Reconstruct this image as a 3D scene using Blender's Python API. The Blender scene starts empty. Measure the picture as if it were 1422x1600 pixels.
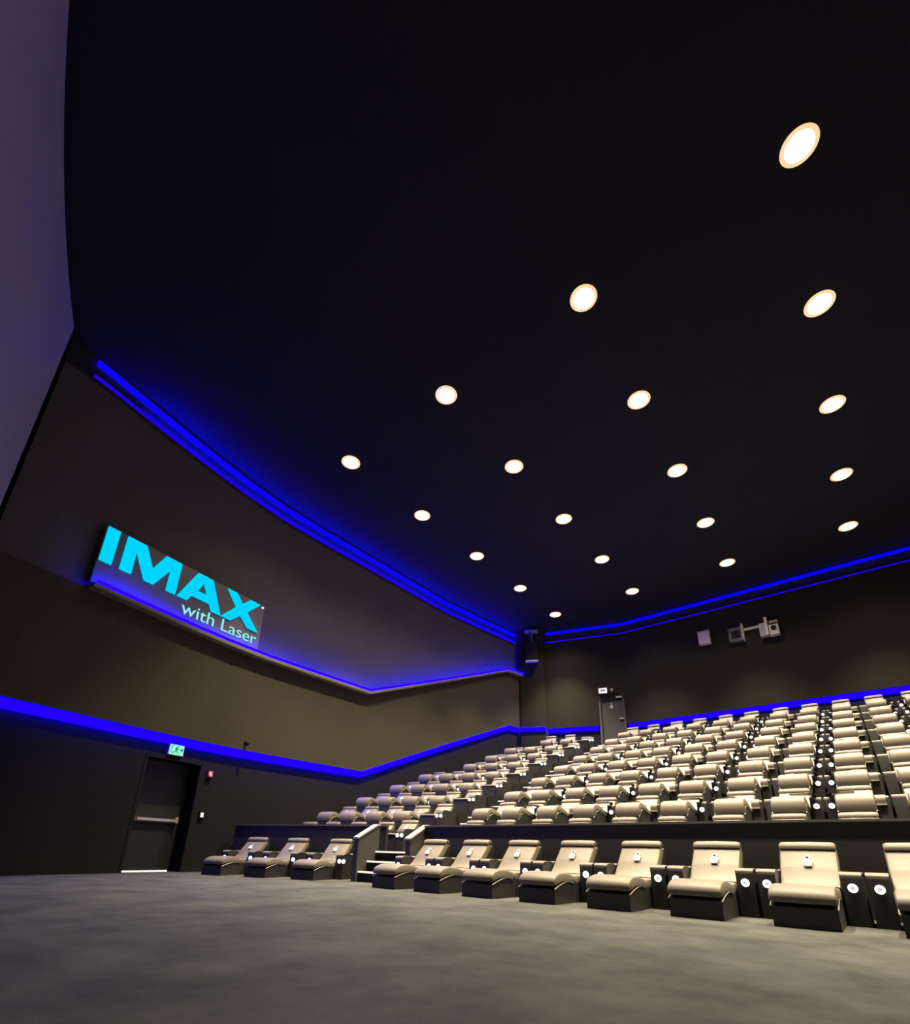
import bpy, bmesh, math, random
from mathutils import Vector, Matrix
random.seed(7)
scn = bpy.context.scene
col = scn.collection
R = math.radians

# ------------------------------------------------------------------ camera, world, exposure
cam_d = bpy.data.cameras.new('camera')
cam = bpy.data.objects.new('camera', cam_d)
col.objects.link(cam)
_r = Vector((0.7717425906764799, 0.6353987228660479, 0.02611200329638733))
_u = Vector((0.19901654187942974, -0.28031226274450816, 0.9390513571756376))
_f = Vector((-0.6039915477838315, 0.7195092065673997, 0.3427837683882398))
cam.matrix_world = Matrix(((_r.x, _u.x, -_f.x, 0.0), (_r.y, _u.y, -_f.y, 0.0), (_r.z, _u.z, -_f.z, 0.55), (0, 0, 0, 1)))
cam_d.sensor_fit = 'HORIZONTAL'
cam_d.sensor_width = 36.0
cam_d.lens = 772.5 / 1422 * 36.0
cam_d.shift_y = 250.0 / 1422
cam_d.clip_start = 0.05
cam_d.clip_end = 200
scn.camera = cam

world = bpy.data.worlds.new('world')
scn.world = world
world.use_nodes = True
world.node_tree.nodes['Background'].inputs[0].default_value = (0, 0, 0, 1)
world.node_tree.nodes['Background'].inputs[1].default_value = 0.0

scn.view_settings.view_transform = 'Standard'
scn.view_settings.look = 'None'
scn.view_settings.gamma = 1.0
scn.view_settings.use_curve_mapping = False
scn.view_settings.exposure = 0.0
scn.cycles.use_denoising = True
scn.cycles.max_bounces = 6
scn.cycles.diffuse_bounces = 3
scn.cycles.sample_clamp_indirect = 6.0

LAMP_W, FLOOD_W = 6000.0, 420.0       # each downlight: narrow beam and weaker wide spill
LAMP_COL = (1.0, 0.85, 0.60)
BLUE = (0.0005, 0.0, 1.0)
SPOT_DEG, FLOOD_DEG = 70, 120

# ------------------------------------------------------------------ helpers
def tag(o, label=None, cat=None, group=None, kind=None):
    if label: o['label'] = label
    if cat: o['category'] = cat
    if group: o['group'] = group
    if kind: o['kind'] = kind
    return o

def empty(name, loc=(0, 0, 0), rz=0.0, parent=None):
    o = bpy.data.objects.new(name, None)
    o.empty_display_size = 0.1
    col.objects.link(o)
    o.location = loc
    o.rotation_euler = (0, 0, rz)
    if parent: o.parent = parent
    return o

class MB:
    def __init__(self): self.v = []; self.f = []
    def add(self, vs, fs):
        n = len(self.v); self.v += [tuple(p) for p in vs]; self.f += [tuple(i + n for i in f) for f in fs]; return self
    def box(self, x0, x1, y0, y1, z0, z1):
        vs = [(x0, y0, z0), (x1, y0, z0), (x1, y1, z0), (x0, y1, z0), (x0, y0, z1), (x1, y0, z1), (x1, y1, z1), (x0, y1, z1)]
        return self.add(vs, [(0, 3, 2, 1), (4, 5, 6, 7), (0, 1, 5, 4), (1, 2, 6, 5), (2, 3, 7, 6), (3, 0, 4, 7)])
    def hexa(self, vs):     # 8 corners, bottom ring then top ring
        return self.add(vs, [(0, 3, 2, 1), (4, 5, 6, 7), (0, 1, 5, 4), (1, 2, 6, 5), (2, 3, 7, 6), (3, 0, 4, 7)])
    def prism_x(self, prof, x0, x1):      # (y,z) profile
        n = len(prof)
        vs = [(x0, y, z) for y, z in prof] + [(x1, y, z) for y, z in prof]
        fs = [tuple(range(n)), tuple(range(2 * n - 1, n - 1, -1))]
        fs += [(i, i + n, (i + 1) % n + n, (i + 1) % n) for i in range(n)]
        return self.add(vs, fs)
    def loft(self, rings, closed=True, caps=True):
        n = len(rings[0]); vs = [p for r in rings for p in r]; fs = []
        for k in range(len(rings) - 1):
            for i in range(n if closed else n - 1):
                j = (i + 1) % n
                fs.append((k * n + i, k * n + j, (k + 1) * n + j, (k + 1) * n + i))
        if caps:
            fs.append(tuple(range(n - 1, -1, -1)))
            fs.append(tuple(range((len(rings) - 1) * n, len(rings) * n)))
        return self.add(vs, fs)
    def tube(self, pts, r, seg=8):
        rings = []
        for k, p in enumerate(pts):
            p = Vector(p)
            a = Vector(pts[max(k - 1, 0)]); b = Vector(pts[min(k + 1, len(pts) - 1)])
            t = (b - a).normalized()
            s = t.cross(Vector((0, 0, 1)))
            if s.length < 1e-3: s = t.cross(Vector((1, 0, 0)))
            s.normalize(); w = s.cross(t)
            rings.append([tuple(p + r * (math.cos(2 * math.pi * i / seg) * s + math.sin(2 * math.pi * i / seg) * w)) for i in range(seg)])
        return self.loft(rings)
    def lathe(self, prof, c=(0, 0, 0), axis='z', seg=24):   # prof (radius, height)
        rings = []
        for r, h in prof:
            ring = []
            for i in range(seg):
                a = 2 * math.pi * i / seg
                if axis == 'z': ring.append((c[0] + r * math.cos(a), c[1] + r * math.sin(a), c[2] + h))
                elif axis == 'y': ring.append((c[0] + r * math.cos(a), c[1] + h, c[2] + r * math.sin(a)))
                else: ring.append((c[0] + h, c[1] + r * math.cos(a), c[2] + r * math.sin(a)))
            rings.append(ring)
        return self.loft(rings)
    def mesh(self, name, mat, smooth=True, angle=35):
        me = bpy.data.meshes.new(name)
        me.from_pydata(self.v, [], self.f)
        bm = bmesh.new(); bm.from_mesh(me)
        bmesh.ops.recalc_face_normals(bm, faces=bm.faces)
        bm.to_mesh(me); bm.free()
        if smooth:
            me.polygons.foreach_set('use_smooth', [True] * len(me.polygons))
            me.set_sharp_from_angle(angle=R(angle))
        me.materials.append(mat)
        me.update()
        return me
    def build(self, name, mat, parent=None, smooth=True, angle=35):
        return put(name, self.mesh(name, mat, smooth, angle), parent)

def put(name, me, parent=None, loc=None):
    o = bpy.data.objects.new(name, me)
    col.objects.link(o)
    if parent: o.parent = parent
    if loc: o.location = loc
    return o

# ------------------------------------------------------------------ materials
def mat_basic(name, color, rough=0.6, metal=0.0, noise=None, bump=None, spec=0.5, sheen=0.0):
    """noise=(scale, amount), bump=(scale, strength)"""
    m = bpy.data.materials.new(name); m.use_nodes = True
    nt = m.node_tree; b = nt.nodes['Principled BSDF']
    b.inputs['Base Color'].default_value = (*color, 1)
    b.inputs['Roughness'].default_value = rough
    b.inputs['Metallic'].default_value = metal
    b.inputs['Specular IOR Level'].default_value = spec
    if sheen: b.inputs['Sheen Weight'].default_value = sheen
    tc = nt.nodes.new('ShaderNodeTexCoord')
    if noise:
        n = nt.nodes.new('ShaderNodeTexNoise'); n.inputs['Scale'].default_value = noise[0]; n.inputs['Detail'].default_value = 5
        nt.links.new(tc.outputs['Object'], n.inputs['Vector'])
        mx = nt.nodes.new('ShaderNodeMix'); mx.data_type = 'RGBA'
        mx.inputs['A'].default_value = (*[c * (1 - noise[1]) for c in color], 1)
        mx.inputs['B'].default_value = (*[min(1, c * (1 + noise[1])) for c in color], 1)
        nt.links.new(n.outputs['Fac'], mx.inputs['Factor'])
        nt.links.new(mx.outputs['Result'], b.inputs['Base Color'])
    if bump:
        n2 = nt.nodes.new('ShaderNodeTexNoise'); n2.inputs['Scale'].default_value = bump[0]; n2.inputs['Detail'].default_value = 3
        nt.links.new(tc.outputs['Object'], n2.inputs['Vector'])
        bp = nt.nodes.new('ShaderNodeBump'); bp.inputs['Strength'].default_value = bump[1]; bp.inputs['Distance'].default_value = 0.01
        nt.links.new(n2.outputs['Fac'], bp.inputs['Height'])
        nt.links.new(bp.outputs['Normal'], b.inputs['Normal'])
    return m

def mat_emit(name, color, strength, base=(0.0, 0.0, 0.0)):
    m = bpy.data.materials.new(name); m.use_nodes = True
    b = m.node_tree.nodes['Principled BSDF']
    b.inputs['Base Color'].default_value = (*base, 1)
    b.inputs['Emission Color'].default_value = (*color, 1)
    b.inputs['Emission Strength'].default_value = strength
    b.inputs['Specular IOR Level'].default_value = 0.0
    b.inputs['Roughness'].default_value = 0.8
    return m

M = {}
M['carpet'] = None
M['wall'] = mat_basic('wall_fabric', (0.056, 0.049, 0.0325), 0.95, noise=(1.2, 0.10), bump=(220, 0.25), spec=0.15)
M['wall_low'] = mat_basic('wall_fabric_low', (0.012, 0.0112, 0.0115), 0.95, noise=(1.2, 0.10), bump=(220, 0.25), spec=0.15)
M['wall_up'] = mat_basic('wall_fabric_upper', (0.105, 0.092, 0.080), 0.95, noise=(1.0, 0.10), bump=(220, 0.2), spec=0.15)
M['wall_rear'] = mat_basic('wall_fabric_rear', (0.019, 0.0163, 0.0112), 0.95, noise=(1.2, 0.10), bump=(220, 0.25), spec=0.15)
M['lip'] = mat_basic('ledge_paint', (0.16, 0.145, 0.12), 0.7)
M['ceiling'] = mat_basic('ceiling_black', (0.016, 0.0155, 0.015), 0.95, noise=(0.8, 0.12), spec=0.1)
M['cove'] = mat_basic('cove_paint', (0.035, 0.035, 0.035), 0.9, spec=0.1)
M['screen'] = mat_basic('screen_fabric', (0.30, 0.26, 0.19), 0.7, bump=(300, 0.1), spec=0.2)
M['black'] = mat_basic('black_paint', (0.006, 0.006, 0.006), 0.8, spec=0.2)
M['door'] = mat_basic('door_black', (0.006, 0.006, 0.006), 0.6, noise=(3, 0.15))
M['door_grey'] = mat_basic('door_grey', (0.050, 0.044, 0.035), 0.6, noise=(3, 0.1))
M['metal'] = mat_basic('brushed_metal', (0.75, 0.70, 0.62), 0.45, 0.8)
M['grey'] = mat_basic('grey_plastic', (0.30, 0.28, 0.25), 0.6)
M['lightgrey'] = mat_basic('light_grey_plastic', (0.50, 0.47, 0.42), 0.6)
M['darkgrey'] = mat_basic('dark_grey_metal', (0.07, 0.067, 0.06), 0.6)
M['capgrey'] = mat_basic('cap_grey', (0.10, 0.092, 0.085), 0.6)
M['white'] = mat_basic('white_plastic', (0.85, 0.83, 0.80), 0.5)
M['red'] = mat_basic('red_plastic', (0.22, 0.012, 0.02), 0.5)
M['leather'] = mat_basic('taupe_leather', (0.125, 0.106, 0.079), 0.56, noise=(9, 0.08), bump=(120, 0.12), spec=0.32)
M['leather_dark'] = mat_basic('black_leather', (0.020, 0.018, 0.017), 0.5, noise=(9, 0.15), bump=(120, 0.1))
M['base'] = mat_basic('seat_base', (0.022, 0.020, 0.018), 0.55)
M['tray'] = mat_basic('tray_black', (0.012, 0.012, 0.012), 0.4)
M['pipe'] = mat_basic('piping', (0.42, 0.38, 0.32), 0.45)
M['badge'] = mat_basic('badge_thread', (0.80, 0.78, 0.74), 0.7)
M['badge_ring'] = mat_basic('badge_thread_grey', (0.42, 0.41, 0.42), 0.6)
M['platform'] = mat_basic('platform_carpet', (0.030, 0.028, 0.026), 0.95, noise=(6, 0.15), spec=0.1)
M['rail'] = mat_basic('rail_cap', (0.40, 0.37, 0.30), 0.5)
M['parapet'] = mat_basic('parapet_cladding', (0.016, 0.015, 0.0125), 0.7, noise=(3, 0.1))
M['cheek'] = mat_basic('cheek_cladding', (0.060, 0.056, 0.046), 0.7, noise=(3, 0.1))
M['sign_panel'] = mat_basic('sign_panel', (0.16, 0.145, 0.16), 0.35, noise=(2, 0.1))
M['led_blue'] = mat_emit('led_blue', BLUE, 34.0)
M['led_blue_ledge'] = mat_emit('led_blue_ledge', BLUE, 70.0)
M['led_blue_hi'] = mat_emit('led_blue_cove', BLUE, 10.0)
M['led_blue_up'] = mat_emit('led_blue_uplight', BLUE, 480.0)
M['led_blue_dim'] = mat_emit('led_blue_dim', (0.02, 0.0, 1.0), 0.12)
M['lip_glow'] = mat_emit('cove_lip_glow', (0.02, 0.0, 1.0), 0.7)  # emission painted in for the lit inside of the cove lip
M['led_blue_back'] = mat_emit('led_blue_back', BLUE, 5.0)
M['led_white'] = mat_emit('led_white', (1.0, 0.97, 0.92), 2.2)
M['led_white_dim'] = mat_emit('led_white_dim', (1.0, 0.95, 0.9), 0.7)
M['nosing'] = mat_emit('nosing_light', (1.0, 0.90, 0.72), 1.15)
M['door_gap'] = mat_emit('door_gap_light', (1.0, 0.95, 0.85), 1.6)
M['cyan'] = mat_emit('sign_cyan', (0.0, 0.66, 1.0), 1.0)
M['cyan_white'] = mat_emit('sign_small', (0.30, 0.86, 1.0), 0.95)
M['exit_face'] = mat_emit('exit_face', (0.36, 1.0, 0.72), 0.95)
M['exit_green'] = mat_emit('exit_green', (0.0, 0.32, 0.13), 0.9)
M['lamp'] = mat_emit('lamp_lens', (1.0, 0.86, 0.58), 16.0)
M['trim_glow'] = mat_emit('trim_fringe_glow', (1.0, 0.72, 0.36), 0.9, (0.3, 0.26, 0.2))  # glow painted onto the trim ring, imitating the warm glare fringe round the lens
M['exit_white'] = mat_emit('exit_white', (1.0, 0.92, 0.92), 1.0)

def mat_carpet():
    m = bpy.data.materials.new('floor_carpet'); m.use_nodes = True
    nt = m.node_tree; b = nt.nodes['Principled BSDF']
    tc = nt.nodes.new('ShaderNodeTexCoord')
    mp = nt.nodes.new('ShaderNodeMapping'); mp.inputs['Scale'].default_value = (1, 1, 1)
    nt.links.new(tc.outputs['Object'], mp.inputs['Vector'])
    n = nt.nodes.new('ShaderNodeTexNoise'); n.inputs['Scale'].default_value = 1.6; n.inputs['Detail'].default_value = 7; n.inputs['Roughness'].default_value = 0.65
    nt.links.new(mp.outputs['Vector'], n.inputs['Vector'])
    rp = nt.nodes.new('ShaderNodeValToRGB')
    rp.color_ramp.elements[0].position = 0.35; rp.color_ramp.elements[0].color = (0.038, 0.040, 0.036, 1)
    rp.color_ramp.elements[1].position = 0.66; rp.color_ramp.elements[1].color = (0.076, 0.077, 0.067, 1)
    nt.links.new(n.outputs['Fac'], rp.inputs['Fac'])
    nt.links.new(rp.outputs['Color'], b.inputs['Base Color'])
    b.inputs['Roughness'].default_value = 0.95
    b.inputs['Specular IOR Level'].default_value = 0.1
    n2 = nt.nodes.new('ShaderNodeTexNoise'); n2.inputs['Scale'].default_value = 140; n2.inputs['Detail'].default_value = 2
    nt.links.new(tc.outputs['Object'], n2.inputs['Vector'])
    bp = nt.nodes.new('ShaderNodeBump'); bp.inputs['Strength'].default_value = 0.4; bp.inputs['Distance'].default_value = 0.01
    nt.links.new(n2.outputs['Fac'], bp.inputs['Height']); nt.links.new(bp.outputs['Normal'], b.inputs['Normal'])
    return m
M['carpet'] = mat_carpet()

# ------------------------------------------------------------------ room dimensions
ZC = 10.40          # ceiling
ZL = 9.73           # top of the wall panels, below the cove
CX = -0.62          # centre line of the house
XR = 10.6           # right wall
WL = [(-2.2, -10.30), (0.45, -10.72), (1.2, -10.85), (2.1, -11.08), (3.2, -11.35), (4.0, -11.53), (5.0, -11.72), (6.2, -11.87), (7.5, -11.90),
      (9.9, -11.90), (13.5, -11.90), (15.9, -11.65), (17.4, -11.46), (18.2, -11.35)]
def wall_x(y):
    for (a, xa), (b, xb) in zip(WL, WL[1:]):
        if a <= y <= b: return xa + (xb - xa) * (y - a) / (b - a)
    return WL[-1][1] if y > WL[-1][0] else WL[0][1]
def wall_n(y):
    d = Vector((wall_x(y + 0.05) - wall_x(y - 0.05), 0.1)).normalized()
    return Vector((d.y, -d.x))
def wall_pt(y, off):
    n = wall_n(y); return (wall_x(y) + n.x * off, y + n.y * off)
def band_z(y):      # lower blue line
    return 2.80 if y < 9.9 else min(5.74, 2.80 + (y - 9.9) * 2.94 / 7.5)
def ledge_z(y):     # underside of the ledge
    return 5.20 if y < 9.8 else min(8.09, 5.20 + (y - 9.8) * 2.89 / 7.4)

def wall_strip(mb, ys, z0, z1, off0, off1):
    """closed strip following the left wall between two heights and two offsets from it"""
    rings = []
    for y in ys:
        a = wall_pt(y, off0); b = wall_pt(y, off1)
        za = z0(y) if callable(z0) else z0; zb = z1(y) if callable(z1) else z1
        rings.append([(a[0], a[1], za), (b[0], b[1], za), (b[0], b[1], zb), (a[0], a[1], zb)])
    return mb.loft(rings)

YS = [-2.2, 0.45, 1.2, 2.1, 3.2, 4.0, 5.0, 6.2, 7.5, 8.7, 9.8, 9.9, 11.5, 13.5, 14.7, 15.9, 17.2, 17.4, 18.2]
DY0, DY1, DZ = 3.93, 5.12, 2.29     # exit doorway in the left wall

# floor, ceiling
MB().box(-13, XR + 0.3, -2.5, 7.2, -0.15, 0.0).build('floor', M['carpet'], smooth=False)['kind'] = 'structure'
MB().box(-13, XR + 0.3, -2.5, 21, ZC, ZC + 0.15).build('ceiling', M['ceiling'], smooth=False)['kind'] = 'structure'

# left wall: recessed base, proud middle panel, recessed upper panel
wl = MB()
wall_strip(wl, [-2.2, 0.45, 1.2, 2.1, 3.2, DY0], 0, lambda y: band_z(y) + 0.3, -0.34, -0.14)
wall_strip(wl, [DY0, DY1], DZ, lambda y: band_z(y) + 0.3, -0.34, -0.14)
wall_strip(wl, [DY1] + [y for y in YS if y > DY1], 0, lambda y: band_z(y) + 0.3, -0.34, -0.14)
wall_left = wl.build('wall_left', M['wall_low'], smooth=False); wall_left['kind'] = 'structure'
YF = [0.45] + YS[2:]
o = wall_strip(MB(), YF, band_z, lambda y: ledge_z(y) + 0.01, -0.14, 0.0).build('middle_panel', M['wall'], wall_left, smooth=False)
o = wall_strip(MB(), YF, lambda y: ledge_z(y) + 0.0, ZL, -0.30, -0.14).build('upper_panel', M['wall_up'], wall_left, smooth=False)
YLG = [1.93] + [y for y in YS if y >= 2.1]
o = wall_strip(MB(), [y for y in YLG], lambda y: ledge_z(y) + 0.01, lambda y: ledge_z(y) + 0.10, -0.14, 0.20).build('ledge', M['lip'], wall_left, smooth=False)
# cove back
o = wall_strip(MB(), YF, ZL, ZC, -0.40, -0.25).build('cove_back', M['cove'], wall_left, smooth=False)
o = wall_strip(MB(), YF, ZL - 0.06, ZL, -0.30, -0.10).build('cove_lip', M['cove'], wall_left, smooth=False)

# back wall: chamfer, then straight
BW = [(-11.35, 18.2), (-10.4, 18.68), (-7.15, 19.72), (XR, 19.72)]
def back_strip(mb, pts, z0, z1, d0, d1):
    rings = []
    for i, (x, y) in enumerate(pts):
        a = Vector(pts[max(i - 1, 0)]); b = Vector(pts[min(i + 1, len(pts) - 1)])
        d = (b - a).normalized(); n = Vector((d.y, -d.x))
        p = Vector((x, y))
        A = p + n * d0; B = p + n * d1
        rings.append([(A.x, A.y, z0), (B.x, B.y, z0), (B.x, B.y, z1), (A.x, A.y, z1)])
    return mb.loft(rings)
BZ = 5.70
wb = MB()
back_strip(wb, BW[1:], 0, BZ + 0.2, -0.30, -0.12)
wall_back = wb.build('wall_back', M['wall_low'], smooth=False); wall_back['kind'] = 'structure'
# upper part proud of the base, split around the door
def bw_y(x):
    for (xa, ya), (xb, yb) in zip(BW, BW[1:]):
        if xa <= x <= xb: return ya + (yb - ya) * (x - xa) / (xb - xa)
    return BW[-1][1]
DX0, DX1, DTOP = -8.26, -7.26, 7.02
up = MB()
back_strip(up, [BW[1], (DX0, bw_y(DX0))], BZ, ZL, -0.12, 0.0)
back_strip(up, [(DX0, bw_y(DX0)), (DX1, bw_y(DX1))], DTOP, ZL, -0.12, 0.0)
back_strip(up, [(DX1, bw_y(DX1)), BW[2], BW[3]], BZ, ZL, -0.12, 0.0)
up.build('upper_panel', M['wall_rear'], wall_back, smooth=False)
back_strip(MB(), BW[1:], ZL, ZC, -0.40, -0.25).build('cove_back', M['cove'], wall_back, smooth=False)
back_strip(MB(), BW[1:], ZL - 0.06, ZL, -0.30, -0.08).build('cove_lip', M['cove'], wall_back, smooth=False)
# corner column between the two walls
cc = MB()
cc.hexa([(-12.0, 18.1, 0), (-11.28, 18.05, 0), (-10.35, 18.55, 0), (-10.4, 19.3, 0), (-12.0, 18.1, ZC), (-11.28, 18.05, ZC), (-10.35, 18.55, ZC), (-10.4, 19.3, ZC)])
cc.build('wall_corner', M['wall_rear'], smooth=False)['kind'] = 'structure'
# right and front walls (outside the picture, they close the house)
MB().box(XR, XR + 0.3, -2.5, 20.1, 0, ZC).build('wall_right', M['wall_low'], smooth=False)['kind'] = 'structure'
MB().box(-13, XR + 0.3, -2.5, -2.2, 0, ZC).build('wall_front', M['black'], smooth=False)['kind'] = 'structure'
MB().box(-13, XR + 0.3, 20.05, 20.3, 0, ZC).build('wall_rear_shell', M['black'], smooth=False)['kind'] = 'structure'

# curved screen
def screen_y(x): return 0.01785 * (x + 0.65) ** 2 - 1.42
xs = [-10.60 + i * (19.9 / 40) for i in range(41)]
rings = [[(x, screen_y(x), 0.9), (x, screen_y(x) - 0.04, 0.9), (x, screen_y(x) - 0.04, 10.32), (x, screen_y(x), 10.32)] for x in xs]
scr = empty('cinema_screen', (CX, -1.4, 0))
tag(scr, 'huge curved pale grey cinema screen filling the front wall', 'screen')
s = MB().loft(rings).build('screen_surface', M['screen'], scr); s.location = (-CX, 1.4, 0)
fr = [[(x, screen_y(x) + 0.01, z) for z in (0.78, 0.9)] + [(x, screen_y(x) - 0.06, z) for z in (0.9, 0.78)] for x in xs]
s = MB().loft(fr).build('bottom_frame', M['black'], scr); s.location = (-CX, 1.4, 0)
MB().box(-13, XR, -2.2, -1.55, 0, 0.75).build('screen_plinth', M['black'], smooth=False)
tag(bpy.data.objects['screen_plinth'], 'black plinth below the cinema screen', 'plinth', kind='structure')

# ------------------------------------------------------------------ blue light strips
def led(name, mb, mat, label, group='blue wall light strips'):
    o = mb.build(name, mat, smooth=False)
    return tag(o, label, 'light strip', group)
led('light_strip', wall_strip(MB(), YF[:], lambda y: band_z(y) - 0.17, lambda y: band_z(y) - 0.01, -0.135, -0.05), M['led_blue'],
    'blue light strip under the left wall middle panel, rising with the seats')
led('light_strip', wall_strip(MB(), [1.98] + YLG[1:], lambda y: ledge_z(y) + 0.11, lambda y: ledge_z(y) + 0.18, 0.145, 0.185), M['led_blue_ledge'],
    'blue light strip along the ledge under the cyan sign')
led('light_strip', wall_strip(MB(), [0.95] + YF[1:], ZC - 0.22, ZC - 0.10, -0.25, -0.20), M['led_blue_hi'],
    'bright upper blue strip in the cove over the left wall')
led('light_strip', wall_strip(MB(), [0.95] + YF[1:], ZL + 0.01, ZL + 0.11, -0.2, -0.11), M['lip_glow'],
    'dim painted blue glow of the lit cove lip over the left wall')
led('light_strip', wall_strip(MB(), [2.1] + YF[3:], ZL + 0.14, ZL + 0.142, -0.245, -0.205), M['led_blue_up'],
    'hidden blue uplight strip behind the cove lip of the left wall')
led('light_strip', back_strip(MB(), [(-10.33, 18.70), BW[2], (XR, 19.72)], ZC - 0.15, ZC - 0.08, -0.25, -0.18), M['led_blue_back'],
    'bright upper blue strip in the cove over the back wall')
led('light_strip', back_strip(MB(), [(-10.33, 18.70), BW[2], (XR, 19.72)], ZL + 0.01, ZL + 0.10, -0.2, -0.09), M['lip_glow'],
    'dim painted blue glow of the lit cove lip over the back wall')
led('light_strip', MB().hexa([(-11.30, 18.0, BZ - 0.13), (-11.28, 17.98, BZ - 0.13), (-10.34, 18.50, BZ - 0.13), (-10.36, 18.54, BZ - 0.13), (-11.30, 18.0, BZ + 0.03), (-11.28, 17.98, BZ + 0.03), (-10.34, 18.50, BZ + 0.03), (-10.36, 18.54, BZ + 0.03)]), M['led_blue'],
    'very short blue light strip across the dark rear corner')
led('light_strip', back_strip(MB(), [BW[1], (DX0 - 0.08, bw_y(DX0 - 0.08))], BZ - 0.17, BZ - 0.01, -0.115, -0.07), M['led_blue'],
    'short blue light strip on the back wall left of the grey door')
led('light_strip', back_strip(MB(), [(DX1 + 0.08, bw_y(DX1 + 0.08)), BW[2], BW[3]], BZ - 0.17, BZ - 0.01, -0.115, -0.07), M['led_blue'],
    'long blue light strip on the back wall above the last row')
a = wall_pt(18.1, -0.13); b = wall_pt(18.14, -0.02)
led('light_strip', MB().box(a[0], b[0] + 0.02, 18.02, 18.06, ledge_z(18) + 0.2, ZL - 0.1), M['led_blue_dim'],
    'dim upright blue strip at the rear end of the left wall')

# ------------------------------------------------------------------ downlights in the ceiling
ring_me = MB().lathe([(0.212, 0.0), (0.245, 0.0), (0.25, -0.012), (0.24, -0.022), (0.215, -0.02)], seg=28).mesh('trim_ring', M['trim_glow'])
lens_me = MB().lathe([(0.02, -0.004), (0.214, -0.004), (0.214, -0.016), (0.14, -0.028), (0.02, -0.034)], seg=28).mesh('lens', M['lamp'])
LX = [-9.13, -5.74, -2.35, 1.05, 4.44, 7.83]
LY = [6.25, 9.08, 11.90, 14.73, 17.56]
ORD = ['first', 'second', 'third', 'fourth', 'fifth', 'sixth', 'seventh', 'eighth', 'ninth', 'tenth']
coln = ['column nearest the left wall', 'second column from the left wall', 'third column from the left wall', 'rightmost column in view']
for i, lx in enumerate(LX):
    for j, ly in enumerate(LY):
        e = empty('ceiling_downlight', (lx, ly, ZC))
        if i < 4: tag(e, f'warm recessed ceiling downlight, {ORD[j]} from the screen in the {coln[i]}', 'downlight', 'ceiling downlights')
        else: tag(e, f'warm recessed ceiling downlight beyond the right edge of view, {ORD[i]} column, {ORD[j]} from the screen', 'downlight', 'downlights out of view')
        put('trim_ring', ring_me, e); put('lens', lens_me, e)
        for nm, deg, pw in (('downlight_beam', SPOT_DEG, LAMP_W), ('downlight_spill', FLOOD_DEG, FLOOD_W)):
            ld = bpy.data.lights.new(nm, 'SPOT')
            ld.energy = pw; ld.color = LAMP_COL; ld.spot_size = R(deg); ld.spot_blend = 1.0; ld.shadow_soft_size = 0.10
            lo = bpy.data.objects.new(nm, ld); col.objects.link(lo); lo.parent = e; lo.location = (0, 0, -0.14)

# ------------------------------------------------------------------ platforms, parapets, stairs
DYR, DZR = 1.274, 0.497
def fl(k): return 0.54 + DZR * k
def yf(k): return 7.60 + DYR * k
PY = 7.30
for k in range(9):
    y0 = PY + 0.02 if k == 0 else yf(k); y1 = 20.0 if k == 8 else yf(k + 1)
    zb = -0.1 if k == 0 else fl(k - 1) - 0.1
    o = MB().box(-12.4, XR, y0, y1, zb, fl(k)).build('seating_platform', M['platform'], smooth=False)
    tag(o, f'dark carpeted seating platform of the {ORD[k + 1]} row', 'platform', 'stepped seating platforms', 'structure')
# left part of the first platform reaches forward with the slanted parapet
o = MB().hexa([(-12.2, 6.18, -0.1), (-8.95, 7.2, -0.1), (-8.90, 7.3, -0.1), (-12.2, 7.3, -0.1), (-12.2, 6.18, 0.535), (-8.95, 7.2, 0.535), (-8.90, 7.3, 0.535), (-12.2, 7.3, 0.535)]).build('seating_platform', M['platform'], smooth=False)
tag(o, 'slanted front corner of the second row platform by the left wall', 'platform', 'stepped seating platforms', 'structure')

def parapet(x0, y0, x1, y1, z, label):
    e = empty('parapet', (x0, y0, 0)); tag(e, label, 'parapet', 'front parapet walls')
    d = Vector((x1 - x0, y1 - y0)).normalized(); n = Vector((-d.y, d.x)); L = math.hypot(x1 - x0, y1 - y0)
    def hx(s0, s1, o0, o1, z0, z1):
        P = [d * s0 + n * o0, d * s1 + n * o0, d * s1 + n * o1, d * s0 + n * o1]
        return MB().hexa([(p.x, p.y, z0) for p in P] + [(p.x, p.y, z1) for p in P])
    hx(0, L, 0, 0.09, 0, z - 0.03).build('cladding', M['parapet'], e, smooth=False)
    hx(0, L, -0.02, 0.11, z - 0.03, z).build('cap_rail', M['capgrey'], e, smooth=False)
    return e
parapet(-6.69, PY - 0.09, XR, PY - 0.09, 1.015, 'long dark parapet wall behind the front row, centre block')
parapet(-11.85, 6.17, -7.95, 7.40, 1.05, 'short slanted dark parapet wall behind the three left front seats')

def cheek(x0, x1, y0, label):
    e = empty('stair_cheek', (x0, y0, 0)); tag(e, label, 'stair side wall', 'stair cheek walls')
    w = x1 - x0
    prof = [(0, 0), (0, 0.75), (0.46, 1.0), (0.52, 1.0), (0.52, 0)]
    MB().prism_x(prof, 0, w).build('cladding', M['cheek'], e, smooth=False)
    cap = [(-0.02, 0.745), (-0.02, 0.775), (0.455, 1.03), (0.52, 1.03), (0.52, 1.0), (0.46, 1.0)]
    MB().prism_x(cap, -0.015, w + 0.015).build('cap_rail', M['rail'], e, smooth=False)
cheek(-7.76, -7.64, 6.42, 'sloping side wall left of the front steps with pale cap')
cheek(-6.81, -6.69, 6.84, 'sloping side wall right of the front steps with pale cap')

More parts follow.
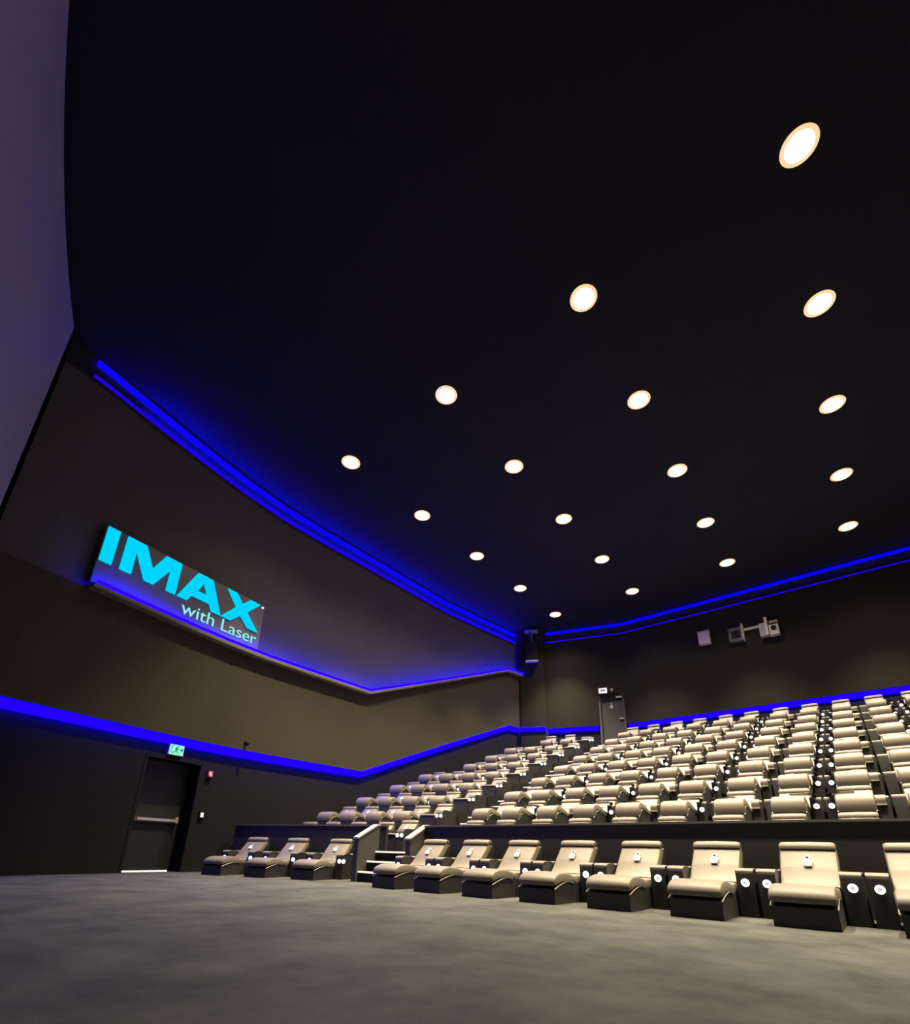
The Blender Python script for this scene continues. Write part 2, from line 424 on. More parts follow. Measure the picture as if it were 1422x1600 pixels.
AX0, AX1 = -7.72, -7.17       # aisle between the left block and the centre block
st = empty('front_steps', (-7.64, 6.45, 0)); tag(st, 'three carpeted front steps with lit white nosings', 'steps')
for i, (y0, y1, z) in enumerate([(6.47, 7.33, 0.18), (6.67, 7.33, 0.36), (6.87, 7.34, 0.535)]):
    MB().box(0, 0.83, y0 - 6.45, y1 - 6.45, 0 if i == 0 else z - 0.2, z).build('tread', M['platform'], st, smooth=False)
    MB().box(0.0, 0.83, y0 - 6.45 - 0.008, y0 - 6.45 + 0.03, z - 0.025, z + 0.004).build('nosing_light', M['nosing'], st, smooth=False)
for k in range(1, 9):
    e = empty('aisle_step', (AX0, yf(k) - 0.6, fl(k - 1)))
    tag(e, f'flight of lit aisle steps climbing to the {ORD[k + 1]} row', 'steps', 'aisle steps')
    for q in range(3):
        h = DZR * (q + 1) / 3
        if q < 2: MB().box(0, AX1 - AX0, 0.3 * q, 0.6, 0 if q == 0 else h - 0.17, h).build('tread', M['platform'], e, smooth=False)
        MB().box(0, AX1 - AX0, 0.3 * q - 0.008, 0.3 * q + 0.03, h - 0.026, h + 0.004).build('nosing_light', M['nosing'], e, smooth=False)

# ------------------------------------------------------------------ recliner seats
def bez(pts, n=4):
    """Catmull-Rom through points"""
    out = []
    P = [pts[0]] + list(pts) + [pts[-1]]
    for i in range(1, len(P) - 2):
        p0, p1, p2, p3 = [Vector(p) for p in P[i - 1:i + 3]]
        for t in range(n):
            t /= n
            out.append(tuple(0.5 * ((2 * p1) + (-p0 + p2) * t + (2 * p0 - 5 * p1 + 4 * p2 - p3) * t * t + (-p0 + 3 * p1 - 3 * p2 + p3) * t ** 3)))
    out.append(tuple(pts[-1]))
    return out
def cushion(top, thick, w, n=3, inset=0.028):
    """padded slab: top is a (y,z) polyline, thick its depth, w its width, side edges rolled"""
    c = bez(top, n); N = len(c); nor = []
    for i in range(N):
        a = Vector(c[max(i - 1, 0)]); b = Vector(c[min(i + 1, N - 1)]); d = (b - a).normalized(); nor.append(Vector((-d.y, d.x)))
    rings = []
    for xf, ins in ((-0.5, inset), (-0.5 + 0.012 / w, inset * 0.35), (-0.5 + 0.04 / w, 0), (0, -0.004), (0.5 - 0.04 / w, 0), (0.5 - 0.012 / w, inset * 0.35), (0.5, inset)):
        up_ = [Vector(c[i]) - nor[i] * ins for i in range(N)]
        dn = [Vector(c[i]) - nor[i] * thick * (1.0 if 0 < i < N - 1 else 0.55) for i in range(N)]
        ring = up_ + dn[::-1]
        rings.append([(xf * w, p.x, p.y) for p in ring])
    return MB().loft(rings)

def chair_parts(pose, w, armw):
    """mesh data of one kind of recliner; faces -y, origin on the floor at the arm fronts"""
    P = {}
    if pose == 'front':
        foot = [(-0.645, 0.205), (-0.655, 0.245), (-0.635, 0.29), (-0.58, 0.325), (-0.48, 0.350), (-0.35, 0.352), (-0.22, 0.335), (-0.12, 0.31)]
        seat = [(-0.13, 0.30), (-0.06, 0.318), (0.04, 0.315), (0.12, 0.318), (0.18, 0.335)]
        back = [(0.14, 0.33), (0.20, 0.365), (0.26, 0.42), (0.33, 0.50), (0.41, 0.58), (0.50, 0.675), (0.53, 0.70)]
        roll = [(0.485, 0.685), (0.49, 0.715), (0.52, 0.748), (0.57, 0.757), (0.62, 0.735), (0.635, 0.70)]
        arch = [(-0.645, 0.0), (-0.645, 0.17), (-0.57, 0.195), (-0.46, 0.225), (-0.34, 0.245), (-0.2, 0.24), (-0.1, 0.225), (0.45, 0.225), (0.45, 0.0)]
        bpos, bn = (0.362, 0.545), 48
    elif pose == 'reclined':
        foot = [(-0.645, 0.20), (-0.66, 0.27), (-0.645, 0.345), (-0.60, 0.405), (-0.53, 0.44), (-0.44, 0.452), (-0.32, 0.44), (-0.2, 0.40), (-0.12, 0.37)]
        seat = [(-0.13, 0.355), (-0.06, 0.36), (0.04, 0.345), (0.12, 0.34), (0.18, 0.35)]
        back = [(0.14, 0.335), (0.20, 0.36), (0.27, 0.405), (0.36, 0.465), (0.45, 0.53), (0.55, 0.60), (0.58, 0.62)]
        roll = [(0.535, 0.605), (0.54, 0.632), (0.57, 0.662), (0.62, 0.67), (0.67, 0.65), (0.685, 0.615)]
        arch = [(-0.64, 0.0), (-0.64, 0.19), (-0.575, 0.25), (-0.48, 0.31), (-0.36, 0.335), (-0.22, 0.30), (-0.1, 0.25), (0.45, 0.24), (0.45, 0.0)]
        bpos, bn = (0.40, 0.49), 37
    elif pose == 'last':
        foot = [(-0.645, 0.20), (-0.66, 0.27), (-0.645, 0.345), (-0.60, 0.405), (-0.53, 0.44), (-0.44, 0.452), (-0.32, 0.44), (-0.2, 0.40), (-0.12, 0.37)]
        seat = [(-0.13, 0.355), (-0.06, 0.36), (0.04, 0.345), (0.12, 0.34), (0.18, 0.35)]
        back = [(0.14, 0.335), (0.19, 0.38), (0.24, 0.45), (0.29, 0.54), (0.35, 0.64), (0.42, 0.74), (0.44, 0.765)]
        roll = [(0.395, 0.745), (0.40, 0.785), (0.43, 0.82), (0.48, 0.83), (0.53, 0.81), (0.545, 0.77)]
        arch = [(-0.64, 0.0), (-0.64, 0.19), (-0.575, 0.25), (-0.48, 0.31), (-0.36, 0.335), (-0.22, 0.30), (-0.1, 0.25), (0.45, 0.24), (0.45, 0.0)]
        bpos, bn = (0.315, 0.585), 58
    else:   # closed: footrest folded away
        foot = [(-0.485, 0.335), (-0.49, 0.35), (-0.475, 0.368), (-0.42, 0.372), (-0.3, 0.365), (-0.2, 0.36), (-0.12, 0.355)]
        seat = [(-0.13, 0.350), (-0.06, 0.355), (0.04, 0.345), (0.12, 0.34), (0.18, 0.35)]
        back = [(0.14, 0.335), (0.20, 0.37), (0.26, 0.425), (0.33, 0.50), (0.41, 0.575), (0.49, 0.64), (0.52, 0.66)]
        roll = [(0.475, 0.645), (0.48, 0.672), (0.51, 0.702), (0.56, 0.71), (0.61, 0.69), (0.625, 0.655)]
        arch = [(-0.475, 0.0), (-0.475, 0.325), (-0.3, 0.325), (0.0, 0.30), (0.45, 0.24), (0.45, 0.0)]
        bpos, bn = (0.36, 0.53), 45
    if pose in ('reclined', 'last'):
        sq = lambda L: [(-0.3 + (y + 0.3) * 0.89 if y < -0.3 else y, z) for y, z in L]
        foot, arch = sq(foot), sq(arch)
    if pose == 'reclined':
        sb = lambda L: [(0.14 + (y - 0.14) * 0.84 if y > 0.14 else y, z) for y, z in L]
        back, roll = sb(back), sb(roll); bpos = sb([bpos])[0]; bn = 41
    P['base'] = MB().prism_x(arch, -w / 2 + 0.012, w / 2 - 0.012).mesh('base', M['base'], angle=30)
    P['footrest'] = cushion(foot, 0.10 if pose != 'closed' else 0.03, w).mesh('footrest', M['leather'])
    P['seat_cushion'] = cushion(seat, 0.09, w - 0.02).mesh('seat_cushion', M['leather'])
    P['lumbar_cushion'] = cushion(back[:4], 0.10, w).mesh('lumbar_cushion', M['leather'])
    P['backrest'] = cushion(back[3:], 0.10, w).mesh('backrest', M['leather'])
    P['head_roll'] = cushion(roll, 0.05, w - 0.006, inset=0.02).mesh('head_roll', M['leather'])
    sh = [(0.22, 0.22), (0.30, 0.33)] + [(y + 0.075, z - 0.07) for y, z in back[3:]] + [(roll[-1][0] + 0.01, roll[-1][1] - 0.03), (roll[-1][0] + 0.05, roll[-1][1] - 0.07), (0.52, 0.22)]
    P['back_shell'] = MB().prism_x(sh, -w / 2 + 0.015, w / 2 - 0.015).mesh('back_shell', M['base'])
    if pose != 'closed':
        for s in (-1, 1):
            pp = [(s * (w / 2 - 0.008), y, z) for y, z in bez(arch[1:6], 3)]
            P['piping%d' % s] = MB().tube(pp, 0.0075, 6).mesh('piping', M['pipe'])
    # embroidered badge: a grey ring over a white shield, lying on the backrest
    a = R(bn); ux = Vector((1, 0, 0)); uy = Vector((0, math.cos(a), math.sin(a))); un = Vector((0, -math.sin(a), math.cos(a)))
    c0 = Vector((0, bpos[0], bpos[1])) + un * 0.016
    def pl(pts, t=0.004):
        top = [c0 + ux * x + uy * y + un * t for x, y in pts]; bot = [c0 + ux * x + uy * y - un * 0.02 for x, y in pts]
        return MB().loft([bot, top])
    P['badge'] = pl([(-0.034, -0.052), (0.034, -0.052), (0.040, -0.01), (0.046, 0.012), (0.018, 0.022), (0.0, 0.014), (-0.018, 0.022), (-0.046, 0.012), (-0.040, -0.01)]).mesh('badge', M['badge'], smooth=False)
    rg = MB(); n = 14; vs = []; fs = []
    for i in range(n):
        t = 2 * math.pi * i / n
        for rr, hh in ((0.017, 0.004), (0.030, 0.004), (0.030, -0.02), (0.017, -0.02)):
            vs.append(c0 + ux * rr * math.cos(t) + uy * (0.052 + rr * math.sin(t)) + un * hh)
    for i in range(n):
        j = (i + 1) % n
        for q in range(4):
            fs.append((i * 4 + q, i * 4 + (q + 1) % 4, j * 4 + (q + 1) % 4, j * 4 + q))
    rg.add(vs, fs); P['badge_ring'] = rg.mesh('badge_ring', M['badge_ring'], smooth=False)
    # arms: dark box with a wavy pad on top
    wave = bez([(0.0, 0.42), (0.012, 0.452), (0.06, 0.468), (0.2, 0.472), (0.27, 0.455), (0.34, 0.465), (0.48, 0.468), (0.52, 0.45)], 3)
    body = [(0.0, 0.0)] + [(y, z - 0.010) for y, z in wave] + [(0.52, 0.0)]
    P['arm'] = MB().prism_x(body, -armw / 2, armw / 2).mesh('armrest', M['leather_dark'])
    pad = [(y, z) for y, z in wave[2:]] + [(y, z - 0.011) for y, z in wave[2:]][::-1]
    P['arm_pad'] = MB().prism_x(pad, -armw / 2 - 0.004, armw / 2 + 0.004).mesh('arm_pad', M['leather'])
    # inner console pad folds down in front and ends in a pale lip
    ip = bez([(-0.03, 0.335), (-0.035, 0.40), (-0.005, 0.452), (0.06, 0.472), (0.2, 0.474), (0.48, 0.47)], 3)
    ipd = ip + [(y + 0.02, z - 0.022) for y, z in ip][::-1]
    P['console_pad'] = MB().prism_x(ipd, -armw / 2 - 0.004, armw / 2 - 0.035).mesh('console_pad', M['leather'])
    P['console_lip'] = MB().prism_x([(-0.05, 0.318), (-0.05, 0.337), (0.0, 0.337), (0.0, 0.318)], -armw / 2 - 0.004, armw / 2 - 0.035).mesh('console_lip', M['pipe'])
    P['led'] = MB().lathe([(0.004, -0.012), (0.036, -0.012), (0.040, -0.006), (0.040, 0.004), (0.004, 0.004)], (0, 0, 0.33), 'y', 20).mesh('control_light', M['led_white'])
    P['led_mark'] = MB().lathe([(0.013, -0.0135), (0.020, -0.0135), (0.020, -0.010), (0.013, -0.010)], (0, 0, 0.33), 'y', 14).mesh('light_mark', M['led_white_dim'])
    P['tray'] = MB().box(-0.02, 0.31, -0.15, 0.12, 0.505, 0.518).box(-0.02, 0.03, 0.02, 0.06, 0.44, 0.506).mesh('tray', M['tray'], smooth=False)
    P['tray_r'] = MB().box(-0.31, 0.02, -0.15, 0.12, 0.505, 0.518).box(-0.03, 0.02, 0.02, 0.06, 0.44, 0.506).mesh('tray', M['tray'], smooth=False)
    # long rounded end arm beside the aisle
    ea = bez([(-0.50, 0.0), (-0.50, 0.30), (-0.485, 0.40), (-0.42, 0.46), (-0.3, 0.475), (0.0, 0.475), (0.35, 0.475), (0.5, 0.46), (0.52, 0.4), (0.52, 0.0)], 3)
    P['end_arm'] = MB().prism_x(ea, -armw * 0.62, armw * 0.62).mesh('end_arm', M['parapet'])
    return P

P_FRONT = chair_parts('front', 0.52, 0.165)
P_REC = chair_parts('reclined', 0.445, 0.15)
P_CLOSED = chair_parts('closed', 0.445, 0.15)
P_LAST = chair_parts('last', 0.445, 0.15)
ARM = {id(P_FRONT): 0.52 / 2 + 0.0925, id(P_REC): 0.445 / 2 + 0.082, id(P_CLOSED): 0.445 / 2 + 0.082, id(P_LAST): 0.445 / 2 + 0.082}

def recliner(P, loc, rz, label, group, left='led', right='led', trays=False):
    e = empty('recliner_seat', loc, rz)
    tag(e, label, 'recliner', group)
    put('base', P['base'], e); 
    put('footrest', P['footrest'], e); put('seat_cushion', P['seat_cushion'], e)
    put('lumbar_cushion', P['lumbar_cushion'], e); b = put('backrest', P['backrest'], e); put('badge', P['badge'], b); put('badge_ring', P['badge_ring'], b)
    put('head_roll', P['head_roll'], e); put('back_shell', P['back_shell'], e)
    for s in (-1, 1):
        if 'piping%d' % s in P: put('piping', P['piping%d' % s], e)
        kind = left if s < 0 else right
        x = s * ARM[id(P)]
        if kind == 'end':
            x = 0.33
            a = put('end_arm', P['end_arm'], e, (x, 0, 0))
            for dx in (-0.055, 0.055):
                l = put('control_light', P['led'], a, (dx, -0.502, 0))
            continue
        if kind == 'none': continue
        a = put('armrest', P['arm'], e, (x, 0, 0))
        if kind == 'led':
            put('arm_pad', P['arm_pad'], a)
            put('control_light', P['led'], a); put('light_mark', P['led_mark'], a)
            if trays: put('tray', P['tray'] if s < 0 else P['tray_r'], a)
        elif kind == 'plain': put('arm_pad', P['arm_pad'], a)
        else:
            put('console_pad', P['console_pad'], a); put('console_lip', P['console_lip'], a)
    return e

# front row, centre block
for i in range(10):
    x = 2.035 - 0.905 * i
    n = 9 - i
    if i < 2: lab = f'front row recliner beyond the right edge of view, {ORD[1 - i]} one out'
    elif i == 2: lab = 'front row recliner cut off by the right edge of the photo'
    else: lab = f'taupe front row recliner, {ORD[n]} to the right of the front steps'
    recliner(P_FRONT, (x, 6.34, 0), 0, lab, 'front row recliners')
# front row, left block, turned toward the screen centre
th = R(18.4); ca, sa = math.cos(th), math.sin(th)
for i in range(3):
    fx, fy = -8.68 - 1.1 * i * ca, 5.726 - 1.1 * i * sa
    lx, ly = -0.26, -0.66
    ox, oy = fx - (lx * ca - ly * sa), fy - (lx * sa + ly * ca)
    lab = ['front row recliner directly left of the front steps', 'middle recliner of the three left front seats', 'blue-lit front row recliner nearest the left wall'][i]
    e = recliner(P_FRONT, (ox, oy, 0), th, lab, 'front row recliners, left block')
    if i == 0:      # the aisle-side arm carries a second lit button
        arm = [c for c in e.children if c.name.startswith('armrest')][-1]
        put('control_light', P_FRONT['led'], arm, (0.095, 0, 0))
# upper rows
DS = [0.40, 1.20, 2.05, 2.85, 3.70, 4.50, 5.35, 6.15]
TH = R(15); CA, SA = math.cos(TH), math.sin(TH)
for k in range(9):
    row = ORD[k + 1]
    zk = fl(k)
    PK = P_LAST if k == 8 else P_REC
    y = 8.364 + DYR * k
    for i, d in enumerate(DS):
        inner_right = (i % 2 == 1)      # pairs share a console
        recliner(PK, (CX - d, y, zk), 0, f'reclined taupe seat in the {row} row, {ORD[7 - i]} from the stair aisle, centre block',
                 'reclined seats, centre block', left='led' if inner_right else 'plain', right='con' if inner_right else 'led', trays=True)
    nr = 4
    for i, d in enumerate(DS[:nr]):
        recliner(PK, (CX + d, y, zk), 0, f'reclined taupe seat in the {row} row, {ORD[i]} right of the centre line',
                 'reclined seats, centre block', left='led' if i % 2 == 0 else 'plain', right='con' if i % 2 == 0 else 'led', trays=True)
    cx_, cy_ = -8.168, 8.0 + DYR * k
    ox, oy = cx_ - (0.33 * CA + 0.5 * SA), cy_ - (0.33 * SA - 0.5 * CA)
    for i in range(5):
        s = [0, 0.66, 1.48, 2.28, 3.03][i]
        px, py = ox - s * CA, oy - s * SA
        if px - 0.33 < wall_x(py) or (k == 8 and px < -10.5) or (k == 7 and px < -11.0): continue
        if i == 0:
            recliner(P_CLOSED, (px, py, zk), TH, f'upright aisle-end seat of the left block in the {row} row', 'aisle-end seats, left block', left='none', right='end')
        else:
            recliner(PK, (px, py, zk), TH, f'reclined seat of the left block in the {row} row, {ORD[i]} from the stair aisle',
                     'reclined seats, left block', left=('plain' if i < 4 else 'none') if i % 2 == 0 else 'led', right=('led' if i < 4 else 'none') if i % 2 == 0 else 'con', trays=False)

# ------------------------------------------------------------------ exit doorway in the left wall
p0 = Vector((*wall_pt(DY0, -0.14), 0)); p1 = Vector((*wall_pt(DY1, -0.14), 0))
dd = (p1 - p0).normalized(); DL = (p1 - p0).length
rz = math.atan2(dd.y, dd.x)     # local x along the wall away from the screen, local -y into the room
dr = empty('door_1', p0, rz); dr['kind'] = 'structure'
# here +y (local) points away from the room
MB().box(-0.06, 0, -0.012, 0.40, 0, DZ + 0.06).build('jamb', M['black'], dr, smooth=False)
MB().box(DL, DL + 0.06, -0.012, 0.40, 0, DZ + 0.06).build('jamb', M['black'], dr, smooth=False)
MB().box(-0.06, DL + 0.06, -0.012, 0.40, DZ, DZ + 0.06).build('head', M['black'], dr, smooth=False)
leaf = MB().box(0.02, DL - 0.02, 0.33, 0.38, 0.03, DZ - 0.01).build('door_leaf', M['door'], dr, smooth=False)
bar = MB().box(0.18, DL - 0.12, 0.255, 0.30, 1.02, 1.075).build('push_bar', M['metal'], leaf)
MB().box(DL - 0.17, DL - 0.11, 0.25, 0.335, 1.0, 1.13).build('bar_bracket', M['metal'], leaf)
MB().box(0.15, 0.21, 0.25, 0.335, 1.0, 1.10).build('bar_bracket', M['darkgrey'], leaf)
MB().box(0.0, DL - 0.1, 0.30, 0.34, 0.0, 0.028).build('threshold_light', M['door_gap'], dr, smooth=False)

def on_left_wall(name, y, z, off=-0.14):
    a = wall_pt(y, off); n = wall_n(y)
    return empty(name, (a[0], a[1], z), math.atan2(n.x, -n.y))    # local -y faces the room, local x runs away from the screen
# exit sign: running figure on a mint face
e = on_left_wall('exit_sign', 4.46, 2.40)
tag(e, 'mint green lit exit sign above the side door', 'exit sign')
MB().box(-0.17, 0.17, -0.05, 0.0, 0, 0.25).build('housing', M['white'], e, smooth=False)
MB().box(-0.16, 0.16, -0.056, -0.048, 0.01, 0.24).build('face', M['exit_face'], e, smooth=False)
def flat_poly(pts, t0=-0.061, t1=-0.054):
    return MB().loft([[(x, t1, z) for x, z in pts], [(x, t0, z) for x, z in pts]])
fig = flat_poly([(-0.125, 0.04), (-0.06, 0.04), (-0.06, 0.05), (-0.115, 0.05), (-0.115, 0.20), (-0.06, 0.20), (-0.06, 0.21), (-0.125, 0.21)])
fig.build('door_mark', M['exit_green'], e, smooth=False)
rm = flat_poly([(-0.05, 0.155), (-0.02, 0.175), (0.02, 0.165), (0.045, 0.135), (0.03, 0.125), (0.012, 0.145), (0.005, 0.115), (0.035, 0.085), (0.03, 0.04), (0.015, 0.04), (0.015, 0.078), (-0.02, 0.10), (-0.04, 0.06), (-0.075, 0.055), (-0.072, 0.07), (-0.05, 0.078), (-0.03, 0.115), (-0.022, 0.15), (-0.045, 0.138)])
rm.lathe([(0.002, -0.061), (0.016, -0.061), (0.016, -0.054), (0.002, -0.054)], (0.018, 0, 0.197), 'y', 12)
rm.build('running_figure', M['exit_green'], e, smooth=False)
flat_poly([(0.075, 0.115), (0.11, 0.115), (0.11, 0.085), (0.145, 0.13), (0.11, 0.175), (0.11, 0.145), (0.075, 0.145)]).build('arrow', M['exit_green'], e, smooth=False)
# alarm call point and switch beside the door
e = on_left_wall('alarm_call_point', 5.36, 2.12); tag(e, 'small red alarm box with pale plate, high beside the side door', 'alarm')
MB().box(-0.07, 0.07, -0.06, 0, -0.07, 0.07).build('housing', M['red'], e, smooth=False)
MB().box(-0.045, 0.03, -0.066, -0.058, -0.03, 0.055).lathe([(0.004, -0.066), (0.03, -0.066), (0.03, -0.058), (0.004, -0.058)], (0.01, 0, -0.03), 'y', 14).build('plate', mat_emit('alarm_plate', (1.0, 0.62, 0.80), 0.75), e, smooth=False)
e = on_left_wall('wall_switch', 5.35, 1.20); tag(e, 'small black wall switch with white plate beside the side door', 'switch')
MB().box(-0.06, 0.06, -0.04, 0, -0.075, 0.075).build('housing', M['black'], e, smooth=False)
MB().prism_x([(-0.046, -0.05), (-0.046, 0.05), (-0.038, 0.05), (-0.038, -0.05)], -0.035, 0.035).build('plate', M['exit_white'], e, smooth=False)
# little dome camera above the blue band
e = on_left_wall('dome_camera', 6.05, 2.93, 0.0); tag(e, 'tiny black dome camera on the brown wall above the blue strip', 'camera')
MB().box(-0.03, 0.03, -0.07, 0, 0.03, 0.07).build('bracket', M['black'], e, smooth=False)
MB().lathe([(0.004, -0.05), (0.035, -0.035), (0.05, 0.0), (0.05, 0.03), (0.004, 0.035)], (0, -0.085, 0.01), 'z', 16).build('dome', M['black'], e)

# ------------------------------------------------------------------ lit sign on the left wall
SA0 = Vector((-11.02, 2.05)); SB0 = Vector((-11.73, 5.92))
sd = (SB0 - SA0).normalized()
sg = empty('wall_sign', (SA0.x, SA0.y, 0), math.atan2(sd.y, sd.x))       # local x along the wall; +y is away from the room
tag(sg, 'large cyan lit IMAX with Laser sign on grey panel on the left wall', 'sign')
MB().box(-0.12, 3.90, 0.02, 0.10, 5.37, 6.68).build('panel', M['sign_panel'], sg, smooth=False)
def letter(name, splines, mat, depth=0.03):
    cu = bpy.data.curves.new(name, 'CURVE'); cu.dimensions = '2D'; cu.fill_mode = 'BOTH'; cu.extrude = depth / 2
    for pts in splines:
        sp = cu.splines.new('POLY'); sp.points.add(len(pts) - 1); sp.use_cyclic_u = True
        for q, (x, y) in zip(sp.points, pts): q.co = (x, y, 0, 1)
    return curve_mesh(name, cu, mat)
def curve_mesh(name, cu, mat):
    t = bpy.data.objects.new(name + '_tmp', cu); col.objects.link(t)
    dg = bpy.context.evaluated_depsgraph_get(); dg.update()
    me = bpy.data.meshes.new_from_object(t.evaluated_get(dg))
    bpy.data.objects.remove(t); me.materials.clear(); me.materials.append(mat)
    return me
B_, T_ = 5.86, 6.65
LET = {
    'letter_i': [[(-0.10, B_), (0.13, B_), (0.13, T_), (-0.10, T_)]],
    'letter_m': [[(0.29, B_), (0.29, T_), (0.68, T_), (0.91, 6.20), (1.13, T_), (1.50, T_), (1.50, B_), (1.285, B_), (1.285, 6.36), (1.0, B_), (0.80, B_), (0.52, 6.40), (0.52, B_)][::-1]],
    'letter_a': [[(1.55, B_), (1.79, B_), (1.87, 6.02), (2.34, 6.02), (2.42, B_), (2.67, B_), (2.31, T_), (1.92, T_)], [(2.11, 6.46), (1.985, 6.20), (2.235, 6.20)]],
    'letter_x': [[(2.69, B_), (2.97, B_), (3.21, 6.10), (3.48, B_), (3.79, B_), (3.385, 6.27), (3.75, T_), (3.43, T_), (3.21, 6.43), (3.01, T_), (2.73, T_), (3.05, 6.27)]],
}
for nm, sp in LET.items():
    o = put(nm, letter(nm, sp, M['cyan']), sg)
    o.rotation_euler = (R(90), 0, 0); o.location = (0, 0.0, 0)
def text_mesh(body, nm):
    t = bpy.data.curves.new(nm, 'FONT'); t.body = body; t.size = 0.445; t.extrude = 0.008; t.offset = -0.002
    return curve_mesh(nm, t, M['cyan_white'])
WORD = 'with Laser'
def xr(me):
    q = [v.co.x for v in me.vertices]; return min(q), max(q)
x_lo, x_hi = xr(text_mesh(WORD, 'whole')); sx = 2.08 / (x_hi - x_lo)
for i, ch in enumerate(WORD):
    if ch == ' ': continue
    me = text_mesh(ch, 'small_letter_' + ch.lower()); a0, a1 = xr(me)
    end = xr(text_mesh(WORD[:i + 1], 'prefix'))[1]
    o = put('small_letter_' + ch.lower(), me, sg); o.rotation_euler = (R(90), 0, 0); o.scale = (sx, 1, 1)
    o.location = (1.72 + (end - a1 - x_lo) * sx, 0.01, 5.515)
MB().lathe([(0.003, -0.01), (0.028, -0.01), (0.028, 0.02), (0.003, 0.02)], (3.83, 0, 6.61), 'y', 14).build('trade_dot', M['exit_white'], sg, smooth=False)

# ------------------------------------------------------------------ back wall fittings
def on_back(name, x, z, off=0.0):
    y = bw_y(x); d = (Vector((x + 0.05, bw_y(x + 0.05))) - Vector((x - 0.05, bw_y(x - 0.05)))).normalized()
    n = Vector((d.y, -d.x))
    return empty(name, (x + n.x * off, y + n.y * off, z), math.atan2(d.y, d.x))    # local -y faces the house
e = on_back('door_2', (DX0 + DX1) / 2, 4.52, -0.12); e['kind'] = 'structure'
DW = (DX1 - DX0) / math.cos(e.rotation_euler.z) / 2
MB().box(-DW, -DW + 0.09, -0.10, 0.0, 0, 2.50).build('jamb', M['darkgrey'], e, smooth=False)
MB().box(DW - 0.07, DW, -0.10, 0.0, 0, 2.50).build('jamb', M['darkgrey'], e, smooth=False)
MB().box(-DW, DW, -0.10, 0.0, 2.25, 2.50).build('head', M['black'], e, smooth=False)
lf = MB().box(-DW + 0.09, DW - 0.07, -0.05, 0.0, 0.0, 2.25).build('door_leaf', M['door_grey'], e, smooth=False)
MB().box(DW - 0.32, DW - 0.08, -0.15, -0.04, 2.32, 2.38).build('door_closer', M['lightgrey'], lf, smooth=False)
pic = MB().lathe([(0.002, -0.058), (0.035, -0.058), (0.035, -0.052), (0.002, -0.052)], (0.0, 0, 2.11), 'y', 12)
pic.loft([[(x, -0.052, z) for x, z in [(-0.07, 1.90), (0.07, 1.90), (0.035, 2.06), (-0.035, 2.06)]], [(x, -0.058, z) for x, z in [(-0.07, 1.90), (0.07, 1.90), (0.035, 2.06), (-0.035, 2.06)]]])
pic.build('figure_sign', M['lightgrey'], lf, smooth=False)
MB().box(DW - 0.24, DW - 0.08, -0.11, -0.05, 1.40, 1.45).build('handle', M['lightgrey'], lf)
e = on_back('exit_sign', -8.03, 7.09); tag(e, 'small white lit exit box over the grey back door', 'exit sign')
MB().box(-0.18, 0.16, -0.08, 0, 0, 0.21).build('housing', M['exit_white'], e)
MB().box(-0.10, -0.025, -0.085, -0.075, 0.075, 0.135).box(0.0, 0.075, -0.085, -0.075, 0.075, 0.135).build('mark', M['black'], e, smooth=False)
e = on_back('door_sensor', -7.70, 7.14); tag(e, 'tiny grey sensor right of the white exit box', 'sensor')
MB().box(-0.05, 0.05, -0.06, 0, 0, 0.12).lathe([(0.003, -0.075), (0.03, -0.07), (0.03, -0.06), (0.003, -0.06)], (0, 0, 0.06), 'y', 12).build('housing', M['grey'], e, smooth=False)
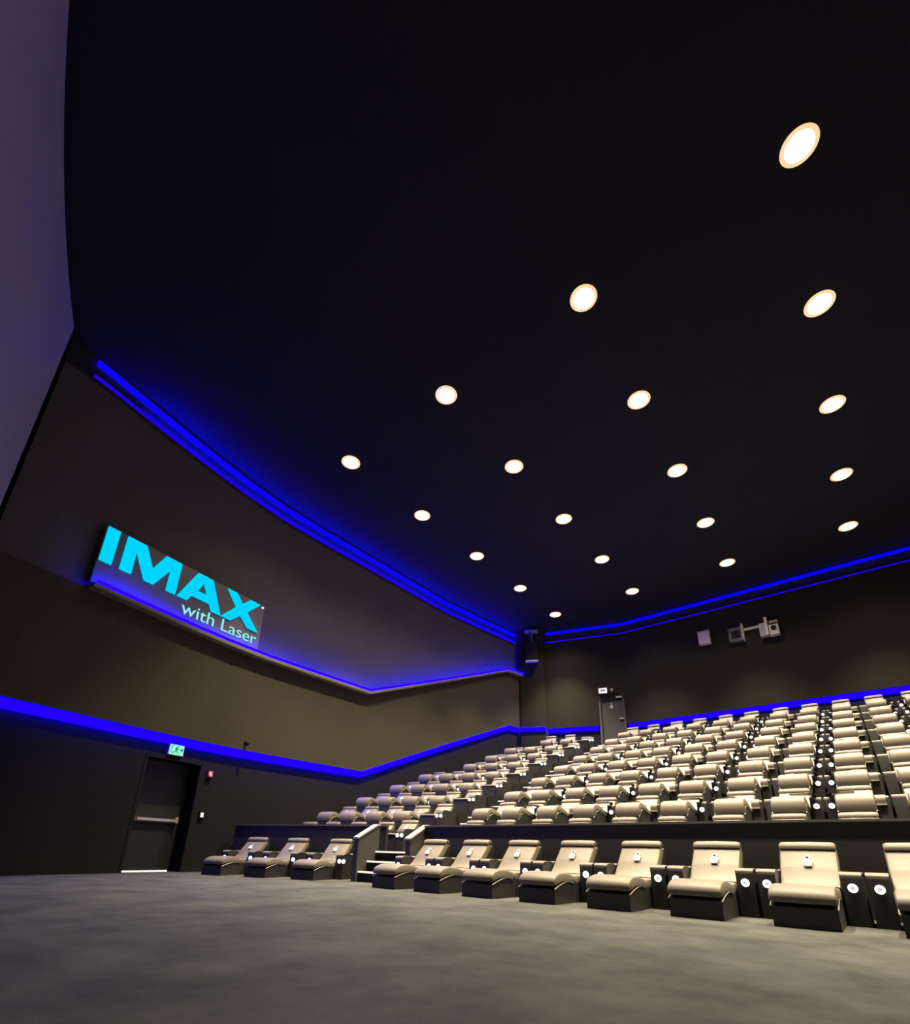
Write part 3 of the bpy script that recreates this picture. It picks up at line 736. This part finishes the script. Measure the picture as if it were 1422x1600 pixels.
# projection booth fittings
e = on_back('wall_box', -3.86, 8.36); tag(e, 'pale square box high on the back wall', 'box')
MB().box(-0.20, 0.20, -0.22, 0, 0, 0.50).build('housing', M['lightgrey'], e, smooth=False)
MB().box(-0.22, 0.22, -0.24, 0, 0.48, 0.53).build('lid', M['grey'], e, smooth=False)
e = on_back('projection_port', -2.78, 8.20); tag(e, 'dark square projection port box on the back wall', 'port')
MB().box(-0.24, 0.24, -0.16, 0, 0, 0.55).build('frame', M['darkgrey'], e, smooth=False)
MB().box(0.21, 0.27, -0.26, 0, -0.02, 0.62).build('side_shutter', M['grey'], e, smooth=False)
MB().box(-0.15, 0.15, -0.165, -0.15, 0.12, 0.42).build('pane', M['black'], e, smooth=False)
e = on_back('camera_bracket', -1.76, 8.16); tag(e, 'pale camera box on a horizontal bracket arm on the back wall', 'camera')
MB().box(-0.80, -0.20, -0.10, 0, 0.42, 0.50).build('arm', M['lightgrey'], e, smooth=False)
MB().box(-0.25, -0.02, -0.22, 0, 0.0, 0.50).build('clamp', M['grey'], e, smooth=False)
MB().box(-0.05, 0.03, -0.30, 0, 0.0, 0.68).build('upright', M['lightgrey'], e, smooth=False)
MB().box(0.05, 0.34, -0.24, 0, -0.02, 0.36).build('housing', M['lightgrey'], e, smooth=False)
MB().lathe([(0.005, -0.27), (0.085, -0.27), (0.085, -0.22), (0.005, -0.22)], (0.19, 0, 0.23), 'y', 18).build('camera_lens', M['black'], e, smooth=False)
MB().box(0.08, 0.34, -0.26, -0.1, 0.44, 0.50).build('visor', M['grey'], e, smooth=False)
# surround speaker in the corner
e = empty('surround_speaker', (-10.78, 18.28, 8.75), math.atan2(0.5, 0.93)); tag(e, 'black surround speaker hung in the dark rear corner', 'speaker')
MB().prism_x([(0, 0.12), (-0.34, 0.0), (-0.44, 0.85), (0, 0.98)], -0.26, 0.26).build('cabinet', M['black'], e, smooth=False)
MB().prism_x([(0.02, 0.0), (-0.40, -0.08), (-0.40, -0.03), (0.02, 0.08)], -0.28, 0.28).build('bracket_plate', M['lightgrey'], e, smooth=False)
MB().box(-0.30, 0.30, -0.3, 0.02, 1.44, 1.49).build('bracket_plate', M['grey'], e, smooth=False)
MB().box(-0.05, 0.05, -0.25, -0.15, 0.95, 1.46).build('bracket_rod', M['darkgrey'], e, smooth=False)
